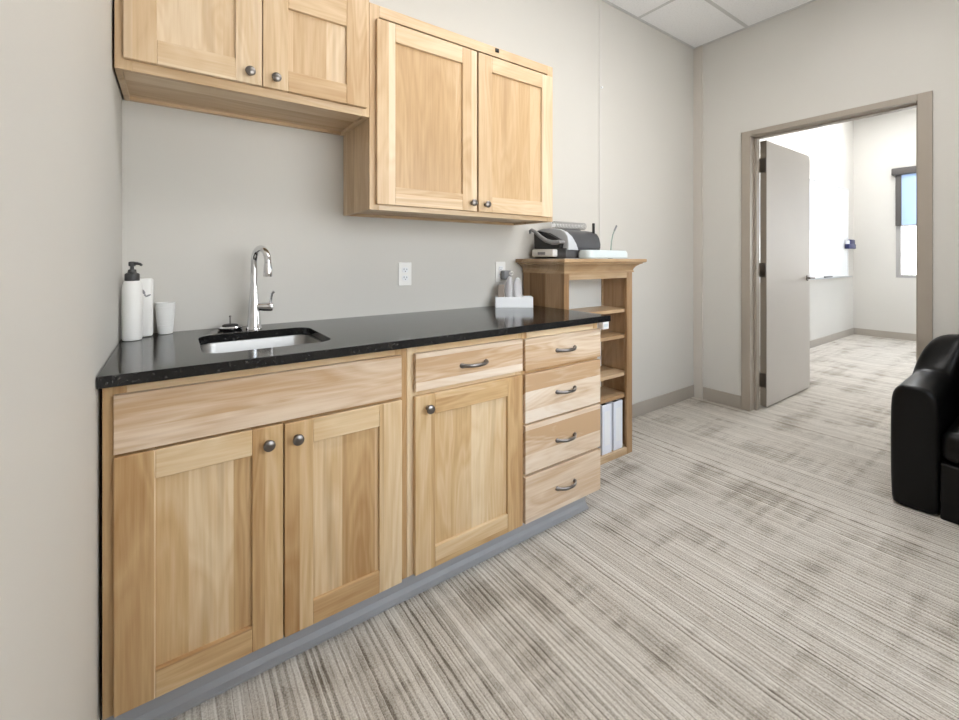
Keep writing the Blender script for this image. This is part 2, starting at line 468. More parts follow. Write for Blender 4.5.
# wall joint strips
t = MB(); t.box(2.541, 2.571, -.005, 0, .102, ZC-.004, .001)
struct('trim_1', t, 'paint_trim')
t = MB(); t.box(XW-.012, XW, -.079, -.001, 0, ZC-.004, .001); t.box(XW-.016, XW-.012, -.079, -.070, 0, ZC-.004, .001)
M['corner_trim'] = simple('corner_strip', srgb(203, 197, 188), .45, 0, .4, .01, 3)
struct('trim_2', t, 'corner_trim')

# ------------------------------------------------------------------ door between the rooms
dr = bpy.data.objects.new('door_1', None); COL.objects.link(dr); dr.location = (XW, -.9, 0)
tag(dr, 'grey flush door standing open into the next room in a taupe metal frame', 'door', kind='structure')
f = MB()
for y0, y1 in ((DY1-.002, -.383), (-1.428, DY0+.002)):
    f.box(XW-.014, XW2+.014, y0, y1, 0, 2.168, .002)
f.box(XW-.014, XW2+.014, DY0+.001, DY1-.001, DZ-.001, 2.168, .002)
f.box(XW+.06, XW+.095, DY1-.02, DY1-.001, 0, DZ, .002)   # stops
f.box(XW+.06, XW+.095, DY0+.001, DY0+.018, 0, DZ, .002)
f.box(XW+.06, XW+.095, DY0+.001, DY1-.001, DZ-.010, DZ, .002)
o = f.build('door_frame', 'frame_paint', dr); tag(o, 'taupe metal door frame')
lf = MB().box(3.952, 4.865, -.493, -.448, .012, 2.112, .002).build('door_leaf', 'door_paint', dr)
MB().box(3.949, 3.953, -.4925, -.4485, .013, 2.111).build('leaf_edge', 'door_edge', lf)
for hz in (.22, 1.09, 1.92):
    h = MB(); h.lathe(((.0075, -.057), (.0075, .057)), (3.951, -.4405, hz), n=14)
    h.box(3.944, 3.9495, -.492, -.442, hz-.055, hz+.055); h.box(3.9445, 3.951, -.446, -.4405, hz-.055, hz+.055)
    tag(h.build('hinge', 'nickel', lf, smooth=True), 'satin metal hinge')
h = MB()
h.lathe(((.027, 0), (.027, .006), (.024, .010)), (4.80, -.493, 1.008), (0, -1, 0))
h.tube([(4.80, -.501, 1.008), (4.80, -.545, 1.008)], .010)
h.tube([(4.806, -.545, 1.008), (4.76, -.548, 1.010), (4.69, -.545, 1.008)], [.0095, .009, .0085])
h.lathe(((.027, 0), (.027, .006), (.024, .010)), (4.80, -.448, 1.008), (0, 1, 0))
h.tube([(4.80, -.44, 1.008), (4.80, -.396, 1.008)], .010)
h.tube([(4.806, -.396, 1.008), (4.69, -.396, 1.008)], .009)
tag(h.build('handle', 'nickel', lf, smooth=True), 'satin nickel lever handle')

# ------------------------------------------------------------------ cabinetry
def shaker_door(name, parent, x0, x1, z0, z1, yb, th, st, rt, knob, mats, pm, ph, top=None, label=None):
    """frame (two stiles, two rails) with recessed panel and a knob"""
    y0, y1 = yb-th, yb
    m = MB(); e = .0016
    m.box(x0, x0+st, y0, y1, z0, z1, e, mi=0); m.box(x1-st, x1, y0, y1, z0, z1, e, mi=0)
    m.box(x0+st, x1-st, y0, y1, z1-(top or rt), z1, e, mi=1); m.box(x0+st, x1-st, y0, y1, z0, z0+rt, e, mi=1)
    d = m.build(name, mats, parent)
    if label: tag(d, label)
    MB().box(x0+st-.004, x1-st+.004, y1-.0085, y1-.002, z0+rt-.004, z1-(top or rt)+.004).build('door_panel', pm, d)
    if knob:
        kx, kz = knob
        k = MB().lathe(((.0085, 0), (.0085, .002), (.0055, .006), (.0055, .014), (.013, .018), (.0158, .022), (.0150, .026), (.010, .0292), (.003, .0302)), (kx, y0, kz), (0, -1, 0), 20)
        tag(k.build('knob', 'nickel', d, smooth=True), 'round brushed nickel knob')
    return d

def bow_pull(cx, y, cz, half, parent):
    m = MB(); pts = []; rr = []
    for i in range(13):
        t = -1+2*i/12
        pts.append((cx+half*t, y-.004-.026*(1-abs(t)**2.6), cz-.0)); rr.append(.0055 if abs(t) < .8 else .0055+.0025*(abs(t)-.8)/.2)
    m.tube(pts, rr, 10, flat=1.25)
    for s in (-1, 1):
        m.lathe(((.009, 0), (.009, .003), (.006, .006)), (cx+s*half*.98, y, cz), (0, -1, 0), 14)
    tag(m.build('handle', 'nickel', parent, smooth=True), 'brushed nickel bow handle')

def drawer(name, parent, x0, x1, z0, z1, yb, th, pull, mat):
    d = MB().box(x0, x1, yb-th, yb, z0, z1, .0015).build(name, mat, parent)
    if pull: bow_pull((x0+x1)/2, yb-th, (z0+z1)/2-.001, .056, d)
    return d

YF, TH = -.605, .019
CZ0 = .886                                 # underside of worktop
def carcass(x0, x1, parent, y_back=-.004, zb=.10, zt=CZ0, yf=YF+.019, rails=True, mat='cabinside'):
    m = MB()
    m.box(x0, x0+.016, yf, y_back, zb, zt); m.box(x1-.016, x1, yf, y_back, zb, zt)
    m.box(x0+.016, x1-.016, yf, y_back, zb, zb+.016); m.box(x0+.016, x1-.016, y_back-.006, y_back, zb+.016, zt)
    if rails: m.box(x0+.016, x1-.016, yf, yf+.06, zt-.016, zt)
    return m.build('carcass', mat, parent)

def face_frame(x0, x1, z0, z1, parent, mats, lw, rw, tr, br, midz=None, mid=None):
    m = MB()
    m.box(x0, x0+lw, YFc(parent), YFc(parent)+.019, z0, z1, .001, mi=0)
    m.box(x1-rw, x1, YFc(parent), YFc(parent)+.019, z0, z1, .001, mi=0)
    m.box(x0+lw, x1-rw, YFc(parent), YFc(parent)+.019, z1-tr, z1, .001, mi=1)
    m.box(x0+lw, x1-rw, YFc(parent), YFc(parent)+.019, z0, z0+br, .001, mi=1)
    for zz in (midz or ()): m.box(x0+lw, x1-rw, YFc(parent), YFc(parent)+.019, zz-.02, zz+.02, .001, mi=1)
    return m.build('face_frame', mats, parent)
def YFc(p): return p['_yf']

WV, WH = ('wood_v', 'wood_h'), 'wood_h'
# sink base
c1 = thing('base_cabinet', (.40, -.31, 0), 'natural maple base cabinet under the sink with two doors and a false drawer', 'cabinet'); c1['_yf'] = YF
carcass(.008, .796, c1, rails=False)
face_frame(.008, .796, .093, CZ0, c1, WV, .045, .045, .05, .04, (.715,))
drawer('false_drawer_front', c1, .030, .768, .720, .860, YF, TH, False, 'wood_front')
shaker_door('door', c1, .030, .4005, .101, .713, YF, TH, .079, .071, (.361, .667), WV, 'wood_v', None)
shaker_door('door', c1, .4045, .769, .099, .710, YF, TH, .079, .071, (.437, .665), WV, 'wood_v', None)
# door + drawer unit
c2 = thing('base_cabinet', (1.05, -.31, 0), 'natural maple base cabinet with one drawer above a single door, middle of three', 'cabinet'); c2['_yf'] = YF
carcass(.7965, 1.3095, c2)
face_frame(.7965, 1.3095, .093, CZ0, c2, WV, .04, .03, .05, .04, (.715,))
drawer('drawer', c2, .820, 1.303, .727, .857, YF, TH, True, 'wood_front')
shaker_door('door', c2, .819, 1.303, .098, .710, YF, TH, .078, .073, (.866, .665), WV, 'wood_v', None)
# four drawers
c3 = thing('base_cabinet', (1.55, -.31, 0), 'natural maple base cabinet with four drawers beside the bookcase', 'cabinet'); c3['_yf'] = YF
carcass(1.310, 1.786, c3, mat='wood_v')
face_frame(1.310, 1.786, .093, CZ0, c3, WV, .03, .03, .05, .03, (.715, .505, .296))
for z0, z1 in ((.722, .853), (.507, .708), (.299, .498), (.096, .286)):
    drawer('drawer', c3, 1.3175, 1.787, z0, z1, YF, TH, True, 'wood_front')
for c in (c1, c2, c3): del c['_yf']
# toe kick with grey cove base
t = MB(); t.box(.003, 1.745, -.560, -.540, 0, .098)
t.prism([(-.560, .0), (-.586, .0), (-.586, .006), (-.574, .014), (-.566, .028), (-.563, .094), (-.560, .096)], .003, 1.748, 'x')
struct('baseboard_cabinets', t, 'vinyl_grey')

# wall cabinets
YU = -.320
def wall_cabinet(x0, x1, z0, z1, label, doors, mats, pm, frame_l, frame_r, cat='cabinet', rt=None):
    c = thing('wall_cabinet', ((x0+x1)/2, -.16, z0), label, cat); c['_yf'] = YU
    m = MB()
    m.box(x0, x0+.016, YU+.019, -.002, z0, z1, mi=0); m.box(x1-.016, x1, YU+.019, -.002, z0, z1, mi=0)
    m.box(x0+.016, x1-.016, YU+.019, -.002, z0+.012, z0+.028, mi=1); m.box(x0+.016, x1-.016, YU+.019, -.002, z1-.016, z1, mi=1)
    m.box(x0+.016, x1-.016, -.008, -.002, z0+.028, z1-.016, mi=0)
    m.box(x0+.016, x1-.016, -.020, -.002, z0, z0+.012, mi=1)
    m.build('carcass', mats, c)
    face_frame(x0, x1, z0, z1, c, mats, frame_l, frame_r, .045, .038)
    for dx0, dx1, dz0, dz1, st, knob in doors:
        shaker_door('door', c, dx0, dx1, dz0, dz1, YU, TH, st, .073, knob, mats, pm, None, rt)
    del c['_yf']
    return c
U2 = ('wood_v2', 'wood_h2')
wall_cabinet(.006, .772, 1.737, 2.240, 'short natural maple wall cabinet above the sink, against the left wall',
             ((.027, .3895, 1.766, 2.205, .078, (.352, 1.800)), (.3925, .757, 1.766, 2.205, .080, (.431, 1.798))), U2, 'wood_v2', .04, .03, rt=.148)
cu = wall_cabinet(.773, 1.777, 1.376, 2.190, 'tall natural maple wall cabinet with two doors, above the right half of the worktop',
             ((.797, 1.276, 1.398, 2.128, .078, (1.247, 1.434)), (1.286, 1.757, 1.398, 2.128, .076, (1.323, 1.432))), U2, 'wood_panel2', .04, .04)
k = MB().box(1.394, 1.416, YU-.006, YU, 2.166, 2.184, .002)
k.box(1.400, 1.410, YU-.010, YU-.006, 2.170, 2.176, .001)
tag(k.build('clip', 'black', cu), 'small black clip on the top edge of the frame')

# ------------------------------------------------------------------ worktop (with sink cut-out)
WX0, WX1, WYF, WZ = .002, 1.833, -.646, .914
SX0, SX1, SY0, SY1, SR = .214, .578, -.520, -.165, .055
def worktop():
    cu_ = bpy.data.curves.new('worktop_outline', 'CURVE'); cu_.dimensions = '2D'; cu_.fill_mode = 'BOTH'
    def poly(pts):
        sp = cu_.splines.new('POLY'); sp.points.add(len(pts)-1)
        for p, q in zip(sp.points, pts): p.co = (q[0], q[1], 0, 1)
        sp.use_cyclic_u = True
    poly([(WX0, WYF), (WX1, WYF), (WX1, -.001), (WX0, -.001)])
    poly(list(reversed(rrect(SX0, SX1, SY0, SY1, SR, 8))))
    cu_.extrude = .0130; cu_.bevel_depth = .0010; cu_.bevel_resolution = 0; cu_.offset = -.0010
    tmp = bpy.data.objects.new('tmp', cu_); COL.objects.link(tmp)
    dg = bpy.context.evaluated_depsgraph_get()
    me = bpy.data.meshes.new_from_object(tmp.evaluated_get(dg))
    bpy.data.objects.remove(tmp); bpy.data.curves.remove(cu_)
    me.name = 'countertop'; me.polygons.foreach_set('use_smooth', [False]*len(me.polygons)); me.materials.clear(); me.materials.append(M['granite'])
    o = bpy.data.objects.new('countertop', me); COL.objects.link(o); o.location = (0, 0, .900)
    return tag(o, 'polished black speckled granite countertop running over the base cabinets', 'countertop')
ctop = worktop()
sk = thing('sink', ((SX0+SX1)/2, (SY0+SY1)/2, .886), 'rounded stainless steel undermount sink set in the black countertop', 'sink')
m = MB()
rings = []
for off, z, r in ((.024, .8855, SR+.02), (-.004, .8855, SR-.004), (-.006, .880, SR-.005), (-.012, .76, SR-.008), (-.020, .735, SR-.012), (-.045, .722, SR-.03), (-.12, .718, .02)):
    rings.append([(x, y, z) for x, y in rrect(SX0-off, SX1+off, SY0-off, SY1+off, max(r, .01), 6)])
m.loft(rings, cap0=False, cap1=True)
bw = m.build('bowl', 'steel', sk, smooth=True)
s = bw.modifiers.new('Solid', 'SOLIDIFY'); s.thickness = .0012; s.offset = -1
d = MB(); d.lathe(((.043, .7195), (.043, .722), (.036, .7225), (.030, .7195), (.010, .719)), ((SX0+SX1)/2, (SY0+SY1)/2, 0))
tag(d.build('drain', 'chrome', sk, smooth=True), 'chrome drain ring')

# faucet
fx, fy = .398, -.098
fc = thing('faucet', (fx, fy, WZ), 'tall polished chrome gooseneck faucet behind the sink', 'faucet')
m = MB(); m.lathe(((.028, 0), (.028, .004), (.0255, .008), (.0235, .03), (.0185, .09), (.0150, .14), (.0130, .168), (.0115, .169)), (fx, fy, WZ))
m.build('body', 'chrome', fc, smooth=True)
dirv = Vector((.032, -.100, 0)).normalized()
m = MB(); pts = [(fx, fy, WZ+.165), (fx, fy, WZ+.21), (fx, fy, WZ+.255)]
r = .053
for i in range(1, 13):
    a = math.pi*(i/12)
    c = Vector((fx, fy, WZ+.255))+dirv*r
    pts.append(tuple(c-dirv*r*math.cos(a)+Vector((0, 0, r*math.sin(a)))))
e = Vector(pts[-1])
m.tube(pts, .0118, 16)
m.build('spout', 'chrome', fc, smooth=True)
m = MB(); m.lathe(((.0118, 0), (.0125, -.004), (.0148, -.02), (.0158, -.048), (.0150, -.052), (.011, -.052)), e)
m.build('spray_head', 'chrome', fc, smooth=True)
MB().lathe(((.0128, .0), (.0128, .006)), (fx, fy, WZ+.168)).build('collar', 'chrome', fc, smooth=True)
m = MB()
hd = Vector((.97, -.24, -.02)).normalized(); hp = Vector((fx+.012, fy-.004, WZ+.083))
m.lathe(((.013, 0), (.0145, .01), (.0165, .022), (.0170, .046), (.0150, .053), (.008, .055)), hp, hd, 20)
hh = m.build('handle', 'chrome', fc, smooth=True)
m = MB(); p = hp+hd*.044
m.tube([p, p+Vector((.002, -.002, .025)), p+Vector((.004, -.004, .050)), p+Vector((.012, -.008, .060))], [.006, .0048, .0050, .0055], 10)
m.build('lever', 'chrome', hh, smooth=True)

# sink strainer lying beside the faucet
ss = thing('sink_strainer', (.322, -.062, WZ), 'chrome sink strainer with a thin upright pin, left of the faucet', 'strainer')
m = MB(); m.lathe(((.030, 0), (.040, .003), (.043, .009), (.041, .013), (.033, .014)), (.322, -.062, WZ))
m.build('rim', 'chrome', ss, smooth=True)
m = MB(); m.lathe(((.027, .0125), (.027, .017), (.022, .0195), (.010, .020)), (.322, -.062, WZ))
tag(m.build('stopper', 'black', ss, smooth=True), 'black rubber stopper')
m = MB(); m.lathe(((.0025, .019), (.0025, .046), (.0042, .047), (.0042, .052), (.001, .053)), (.322, -.062, WZ), n=12)
m.build('pin', 'nickel', ss, smooth=True)

# bottles and tumbler in the corner
bx, by = .0345, -.125
bt = thing('soap_bottle', (bx, by, WZ), 'tall round white lotion bottle with a dark grey pump, in the counter corner', 'bottle')
m = MB(); m.lathe(((.022, 0), (.0255, .002), (.0272, .008), (.0275, .10), (.0272, .17), (.0255, .184), (.0215, .193), (.0175, .197), (.0165, .200)), (bx, by, WZ), n=36)
m.build('body', 'white_plastic', bt, smooth=True)
m = MB(); m.lathe(((.0195, .201), (.0200, .205), (.0200, .222), (.0185, .225), (.0120, .228), (.0105, .238), (.0055, .239)), (bx, by, WZ-.005), n=28)
co = m.build('pump_collar', 'pump', bt, smooth=True); tag(co, 'dark grey pump')
m = MB(); m.lathe(((.0050, .236), (.0050, .249), (.0095, .251), (.0100, .262), (.0080, .265), (.003, .266)), (bx, by, WZ-.006), n=20)
d2 = Vector((.75, -.55, 0)).normalized(); pb = Vector((bx, by, WZ+.253))
m.tube([pb, pb+d2*.018, pb+d2*.027+Vector((0, 0, -.002)), pb+d2*.032+Vector((0, 0, -.006))], [.0058, .0050, .0042, .0036], 12)
m.build('pump_head', 'pump', bt, smooth=True)
m2x, m2y = .0625, -.062
bt = thing('bottle', (m2x, m2y, WZ), 'flat topped white square bottle with a small grey leaf mark, behind the pump bottle', 'bottle')
m = MB(); rings = []
for o_, z, rr in ((-.010, 0, .012), (-.003, .003, .014), (0, .010, .016), (0, .196, .016), (-.0015, .1995, .015), (-.006, .201, .012)):
    rings.append([(x, y, WZ+z) for x, y in rrect(m2x-.026-o_, m2x+.026+o_, m2y-.022-o_, m2y+.022+o_, rr, 5)])
m.loft(rings); m.build('body', 'white_plastic', bt, smooth=True)
m = MB()
for (ax, az, w_, h_, an) in ((.000, .155, .004, .009, 20), (.012, .142, .009, .003, 25), (.004, .144, .003, .003, 0)):
    pts = []
    for kx in range(10):
        a = 2*math.pi*kx/10
        px_, pz_ = w_*math.cos(a), h_*math.sin(a)
        q = R(an); pts.append((m2x+ax+px_*math.cos(q)-pz_*math.sin(q), WZ+az+px_*math.sin(q)+pz_*math.cos(q)))
    m.prism(pts, m2y-.0226, m2y-.0216, 'y')
tag(m.build('leaf_mark', 'greyplastic', bt), 'grey printed leaf mark')
tx, ty = .1225, -.040
tb = thing('tumbler', (tx, ty, WZ), 'ribbed translucent white plastic tumbler standing right of the white bottles', 'cup')
m = MB(); n = 36; rings = []
prof = [(.018, 0), (.0215, .002), (.0242, .03), (.0275, .07), (.0292, .110), (.0300, .112), (.0282, .112), (.0265, .072), (.0230, .03), (.0202, .006), (.006, .006)]
for r_, h_ in prof:
    rings.append([(tx+math.cos(2*math.pi*i/n)*r_*(1+(.02 if i % 2 and .01 < h_ < .1 else 0)), ty+math.sin(2*math.pi*i/n)*r_*(1+(.02 if i % 2 and .01 < h_ < .1 else 0)), WZ+h_) for i in range(n)])
m.loft(rings); m.build('cup_body', 'tumbler', tb, smooth=True)
m = MB()
for hz in (.032, .045, .058, .071, .084, .097):
    rr = .0242+.0048*(hz-.03)/.08
    m.tube([(tx+rr*math.cos(2*math.pi*i/30), ty+rr*math.sin(2*math.pi*i/30), WZ+hz) for i in range(31)], .0013, 6, caps=False)
m.build('ridge', 'tumbler', tb, smooth=True)

# ------------------------------------------------------------------ outlets
def outlet(x, label):
    o = thing('electrical_outlet', (x, 0, 1.107), label, 'outlet')
    p = MB().box(x-.035, x+.035, -.006, 0, 1.050, 1.164, .002, 2).build('cover_plate', 'white_plastic', o)
    for s in (-1, 1):
        z = 1.107+s*.0195
        q = MB().prism([(x+px_, z+pz_) for px_, pz_ in [(.0165*math.cos(a*math.pi/8), max(-.0125, min(.0125, .0165*math.sin(a*math.pi/8)))) for a in range(16)]], -.0085, -.005, 'y')
        rc = q.build('receptacle', 'white_card', o)
        sl = MB(); sl.box(x-.0085, x-.006, -.0089, -.0084, z-.001, z+.008); sl.box(x+.006, x+.0085, -.0089, -.0084, z-.0005, z+.0065)
        sl.lathe(((.0026, 0), (.0026, .0005)), (x, -.0084, z-.007), (0, -1, 0), 10)
        tag(sl.build('slots', 'slot', rc), 'dark socket slots')
    return o
outlet(1.077, 'white wall outlet above the middle of the black countertop')
outlet(1.675, 'white wall outlet behind the white box, next to the bookcase')

# charger plug with ring of cord
pl = thing('plug', (1.690, -.009, 1.087), 'grey and white charger plug in the outlet beside the bookcase', 'plug')
m = MB().box(1.668, 1.722, -.050, -.009, 1.062, 1.115, .008, 3)
m.build('body', 'greyplastic', pl, smooth=True)
m = MB(); m.tube([(1.712+.013*math.cos(2*math.pi*i/20), -.057, 1.098+.009*math.sin(2*math.pi*i/20)) for i in range(21)], .004, 8, caps=False)
tag(m.build('cord_ring', 'white_plastic', pl, smooth=True), 'white cord loop')

# ------------------------------------------------------------------ white box with wrapped napkins
bang = math.atan2(-.121, .171)
bxp = thing('storage_box', (1.6865, -.1085, WZ), 'low white open box on the countertop in front of the bookcase side', 'box', rotz=bang)
Lb, Wb, Hb = .205, .088, .058
def local(mb, name, mat, parent, **kw):
    mb.bm.transform(world_of(parent)); return mb.build(name, mat, parent, **kw)
m = MB(); th = .004
m.box(-Lb/2, Lb/2, -Wb/2, -Wb/2+th, 0, Hb, .001); m.box(-Lb/2, Lb/2, Wb/2-th, Wb/2, 0, Hb, .001)
m.box(-Lb/2, -Lb/2+th, -Wb/2+th, Wb/2-th, 0, Hb, .001); m.box(Lb/2-th, Lb/2, -Wb/2+th, Wb/2-th, 0, Hb, .001)
m.box(-Lb/2+th, Lb/2-th, -Wb/2+th, Wb/2-th, 0, th)
local(m, 'box_body', 'white_card', bxp)
def napkin(cx, h, wd, lean, label):
    o = thing('napkin', bxp.matrix_basis @ Vector((cx, .0, .006)) if False else tuple(world_of(bxp) @ Vector((cx, 0, .005))), label, 'napkin', 'napkins in the white box', bang)
    m = MB(); rings = []
    for i in range(9):
        t = i/8
        wv = wd*(.75+.35*math.sin(math.pi*min(1, t*1.05))**.8)*(1 if t < .8 else max(.45, 1-((t-.8)/.2)**2*.5))
        ring = []
        for kx in range(14):
            a = 2*math.pi*kx/14
            fold = 1+.16*math.sin(3*a+t*2+cx*50)
            ring.append((math.cos(a)*wv*fold+lean*t*t, math.sin(a)*.017*fold+.004*math.sin(5*t), h*t))
        rings.append(ring)
    m.loft(rings)
    return local(m, 'folded_wrap', 'cling', o, smooth=True, subsurf=1)
napkin(-.026, .168, .020, .004, 'translucent white wrapped napkin in the white box, nearer the outlet')
napkin(.018, .160, .022, .003, 'translucent white wrapped napkin in the white box, nearer the bookcase')
pk = thing('slab', tuple(world_of(bxp) @ Vector((-.071, .005, .005))), 'brownish grey packet standing at the left end of the white box', 'slab', rotz=bang)  # plain brown-grey upright piece at the left end of the box
m = MB().box(-.018, .018, -.020, .020, 0, .118, .003, 2)
M['brown_grey'] = simple('brown_grey_matte', srgb(150, 138, 128), .7, 0, .3, .05, 30)
local(m, 'slab_body', 'brown_grey', pk)

# ------------------------------------------------------------------ bookcase
B0, B1, BY = 1.841, 2.434, -.341
bk = thing('bookcase', (2.14, -.17, 0), 'brown wooden bookcase with a crown moulding top, standing beside the countertop', 'bookcase')
MB().box(B0, B0+.018, BY+.018, -.012, .0, 1.115).build('side_panel', 'book_v', bk)
MB().box(B1-.018, B1, BY+.018, -.012, .0, 1.115).build('side_panel', 'book_v', bk)
tag(MB().box(B0+.018, B1-.018, -.131, -.125, .036, 1.10).build('back_panel', 'melamine', bk), 'white back panel')
MB().box(B1-.030, B1-.018, -.139, -.1315, .036, 1.10).build('back_strip', 'book_h', bk)
m = MB(); m.box(B0, B0+.038, BY, BY+.018, 0, 1.115, .001, mi=0); m.box(B1-.052, B1, BY, BY+.018, 0, 1.115, .001, mi=0)
m.box(B0+.038, B1-.052, BY, BY+.018, 1.066, 1.115, .001, mi=1); m.box(B0+.038, B1-.052, BY, BY+.018, .0, .040, .001, mi=1)
m.build('face_frame', ('book_v', 'book_h'), bk)
for z1_ in (.877, .720, .491, .358):
    MB().box(B0+.0185, B1-.0185, BY+.0185, -.1395, z1_-.020, z1_, .001).build('shelf', 'book_h', bk)
MB().box(B0+.0185, B1-.0185, BY+.0185, -.1395, .018, .036).build('bottom_shelf', 'book_h', bk)
m = MB(); rings = []
for off, z in ((.000, 1.100), (.007, 1.100), (.007, 1.108), (.003, 1.112), (.006, 1.122), (.016, 1.136), (.032, 1.148), (.044, 1.152), (.044, 1.158), (.056, 1.160), (.060, 1.163), (.060, 1.178), (.058, 1.180)):
    rings.append([(B0-off, -.012, z), (B0-off, BY-off, z), (B1+off, BY-off, z), (B1+off, -.012, z)])
m.loft(rings); m.build('crown_moulding', 'book_h', bk)
BT = 1.180

# binders
def binder(x0, x1, label, deep):
    o = thing('binder', ((x0+x1)/2, -.21, .036), label, 'binder', 'white binders in the bookcase')
    y0, y1, z0, z1 = BY+.024, -.145, .0365, .326
    m = MB(); m.box(x0, x0+.003, y0, y1, z0, z1, .001); m.box(x1-.003, x1, y0, y1, z0, z1, .001)
    m.box(x0, x1, y0-.003, y0, z0, z1, .001)
    m.build('cover', 'binder', o)
    tag(MB().box(x0+.006, x1-.006, y0+.006, y1-.004, z0+.003, z1-.012).build('page_block', 'paper', o), 'dark grey page block')
    tag(MB().box(x0+.018, x1-.018, y0-.0036, y0-.003, z0+.05, z1-.04).build('spine_label', 'white_card', o), 'paper label sleeve')
    return o
binder(2.180, 2.265, 'white ring binder on the bottom shelf, the left and nearer of two', .1)
binder(2.285, 2.368, 'white ring binder on the bottom shelf, against the right side of the bookcase', .1)

# white block under worktop end
lb = MB().box(1.790, 1.832, -.637, -.606, .849, .8855, .003, 2).build('corner_block', 'white_plastic', c3, smooth=True); tag(lb, 'small white plastic block under the right front corner')
tag(MB().box(1.797, 1.825, -.6375, -.637, .860, .875).build('faceplate', 'tray_plastic', lb), 'pale grey face')

# ------------------------------------------------------------------ binding machine on the bookcase
bmch = thing('binding_machine', (2.05, -.17, BT), 'grey and silver comb binding machine on top of the bookcase', 'binding machine')
X0, X1 = 1.875, 2.200
m = MB().box(X0+.035, X1, -.290, -.035, BT+.004, BT+.062, .008, 2)
m.build('base', 'charcoal', bmch, smooth=True)
prof = [(-.045, .058), (-.292, .058), (-.294, .085), (-.286, .120), (-.268, .146), (-.235, .162), (-.180, .170), (-.100, .172), (-.060, .168), (-.045, .150)]
m = MB(); m.prism([(y, BT+z) for y, z in prof], X0+.085, X1-.002)
m.build('cover', 'charcoal', bmch, smooth=True, bevel=.004)
sh = lambda p: (.07*(1-(p[1]-BT-.055)/.12))
prof2 = [(-.050, .050), (-.300, .050), (-.302, .085), (-.294, .124), (-.272, .152), (-.235, .168), (-.180, .176), (-.100, .178), (-.055, .172)]
m = MB()
pa = [(y, BT+z) for y, z in prof2]
m.loft([[(X0+.042, y, z) for y, z in pa], [(X0+.052+sh((y, z)), y, z) for y, z in pa]])
tag(m.build('side_cheek', 'silver', bmch, smooth=True, bevel=.003), 'silver side cheek')
m = MB(); m.box(X0-.002, X0+.040, -.225, -.05, BT+.012, BT+.056, .008, 2)
wd_ = m.build('waste_drawer', 'white_plastic', bmch, smooth=True); tag(wd_, 'white plastic drawer')
MB().box(X0-.006, X0-.002, -.165, -.105, BT+.024, BT+.040, .001).build('finger_grip', 'greyplastic', wd_)
m = MB(); m.prism([(-.06, BT+.06), (-.26, BT+.06), (-.27, BT+.10), (-.16, BT+.150), (-.08, BT+.165), (-.055, BT+.15)], X0+.012, X0+.041)
m.build('gap_shade', 'black', bmch)  # solid black piece standing in for shade in the gap behind the lever
m = MB(); pts = []
for y, z in ((-.042, .150), (-.040, .166), (-.055, .172), (-.090, .156), (-.130, .128), (-.175, .104), (-.225, .092), (-.265, .092), (-.285, .096)):
    pts.append((X0-.006, y, BT+z))
m.tube(pts, [.007, .008, .009, .010, .011, .012, .013, .013, .009], 12, flat=1.0)
m.tube([(X0-.004, -.275, BT+.094), (X0+.030, -.275, BT+.094)], .009, 10)
tag(m.build('lever', 'greyplastic', bmch, smooth=True), 'grey punch lever')
m = MB(); rings = []
for o_, z in ((-.004, .003), (0, .008), (0, .034), (-.006, .048), (-.012, .050)):
    rings.append([(x, y, BT+z) for x, y in rrect(1.985-o_, 2.335+o_, -.392-o_, -.296+o_, .030, 5)])
m.loft(rings)
tag(m.build('paper_tray', 'tray_plastic', bmch, smooth=True), 'pale grey paper tray')
m = MB(); m.box(2.172, 2.186, -.262, -.250, BT+.150, BT+.212, .003, 2)
tag(m.build('selector_lever', 'black', bmch, smooth=True), 'black upright lever')
m = MB()
for i in range(19): m.box(X0+.10+i*.0115, X0+.104+i*.0115, -.150, -.085, BT+.168, BT+.180)
tag(m.build('comb_fingers', 'greyplastic', bmch), 'row of grey metal fingers')
# binding comb
cbm = thing('binding_comb', (2.10, -.12, BT+.1812), 'white plastic binding comb lying on top of the binding machine', 'comb')
m = MB(); cyy, czz = -.118, BT+.2036
x_0 = 1.985
m.box(x_0, x_0+.275, cyy+.017, cyy+.021, czz-.014, czz+.014, .001)
m.build('spine', 'white_plastic', cbm)
for i in range(21):
    xx = x_0+.007+i*.013
    mm = MB(); pts = [(xx, cyy+.0195*math.cos(a), czz+.0195*math.sin(a)) for a in [R(-20+330*j/14) for j in range(15)]]
    mm.tube(pts, .0026, 6); mm.build('ring', 'comb_plastic', cbm, smooth=True)

# clear hook on the bookcase top
hx, hy = 2.375, -.225
hk = thing('cord_hook', (hx, hy, BT), 'thin clear plastic wand with a grey tip standing right of the binding machine', 'hook')
m = MB(); m.lathe(((.016, 0), (.016, .004), (.006, .008)), (hx, hy, BT), n=16)
tag(m.build('foot', 'greyplastic', hk, smooth=True), 'grey foot')
m = MB(); m.tube([(hx, hy, BT+.006), (hx+.004, hy, BT+.05), (hx+.012, hy, BT+.11), (hx+.024, hy, BT+.150), (hx+.045, hy, BT+.185)], [.005, .0042, .004, .004, .004], 10)
m.build('stem', 'clearplastic', hk, smooth=True)
m = MB(); m.tube([(hx+.041, hy, BT+.178), (hx+.062, hy, BT+.210)], [.006, .006], 10)
tag(m.build('tip', 'greyplastic', hk, smooth=True), 'grey tip')

# push pin in the wall strip
pp = thing('push_pin', (2.556, -.005, 2.362), 'white push pin stuck in the wall strip right of the wall cabinets', 'push pin')
m = MB(); m.lathe(((.006, 0), (.006, .002), (.003, .004), (.003, .010), (.0075, .012), (.0075, .015), (.004, .016)), (2.556, -.005, 2.362), (0, -1, 0), 16)
m.build('head', 'white_card', pp, smooth=True)

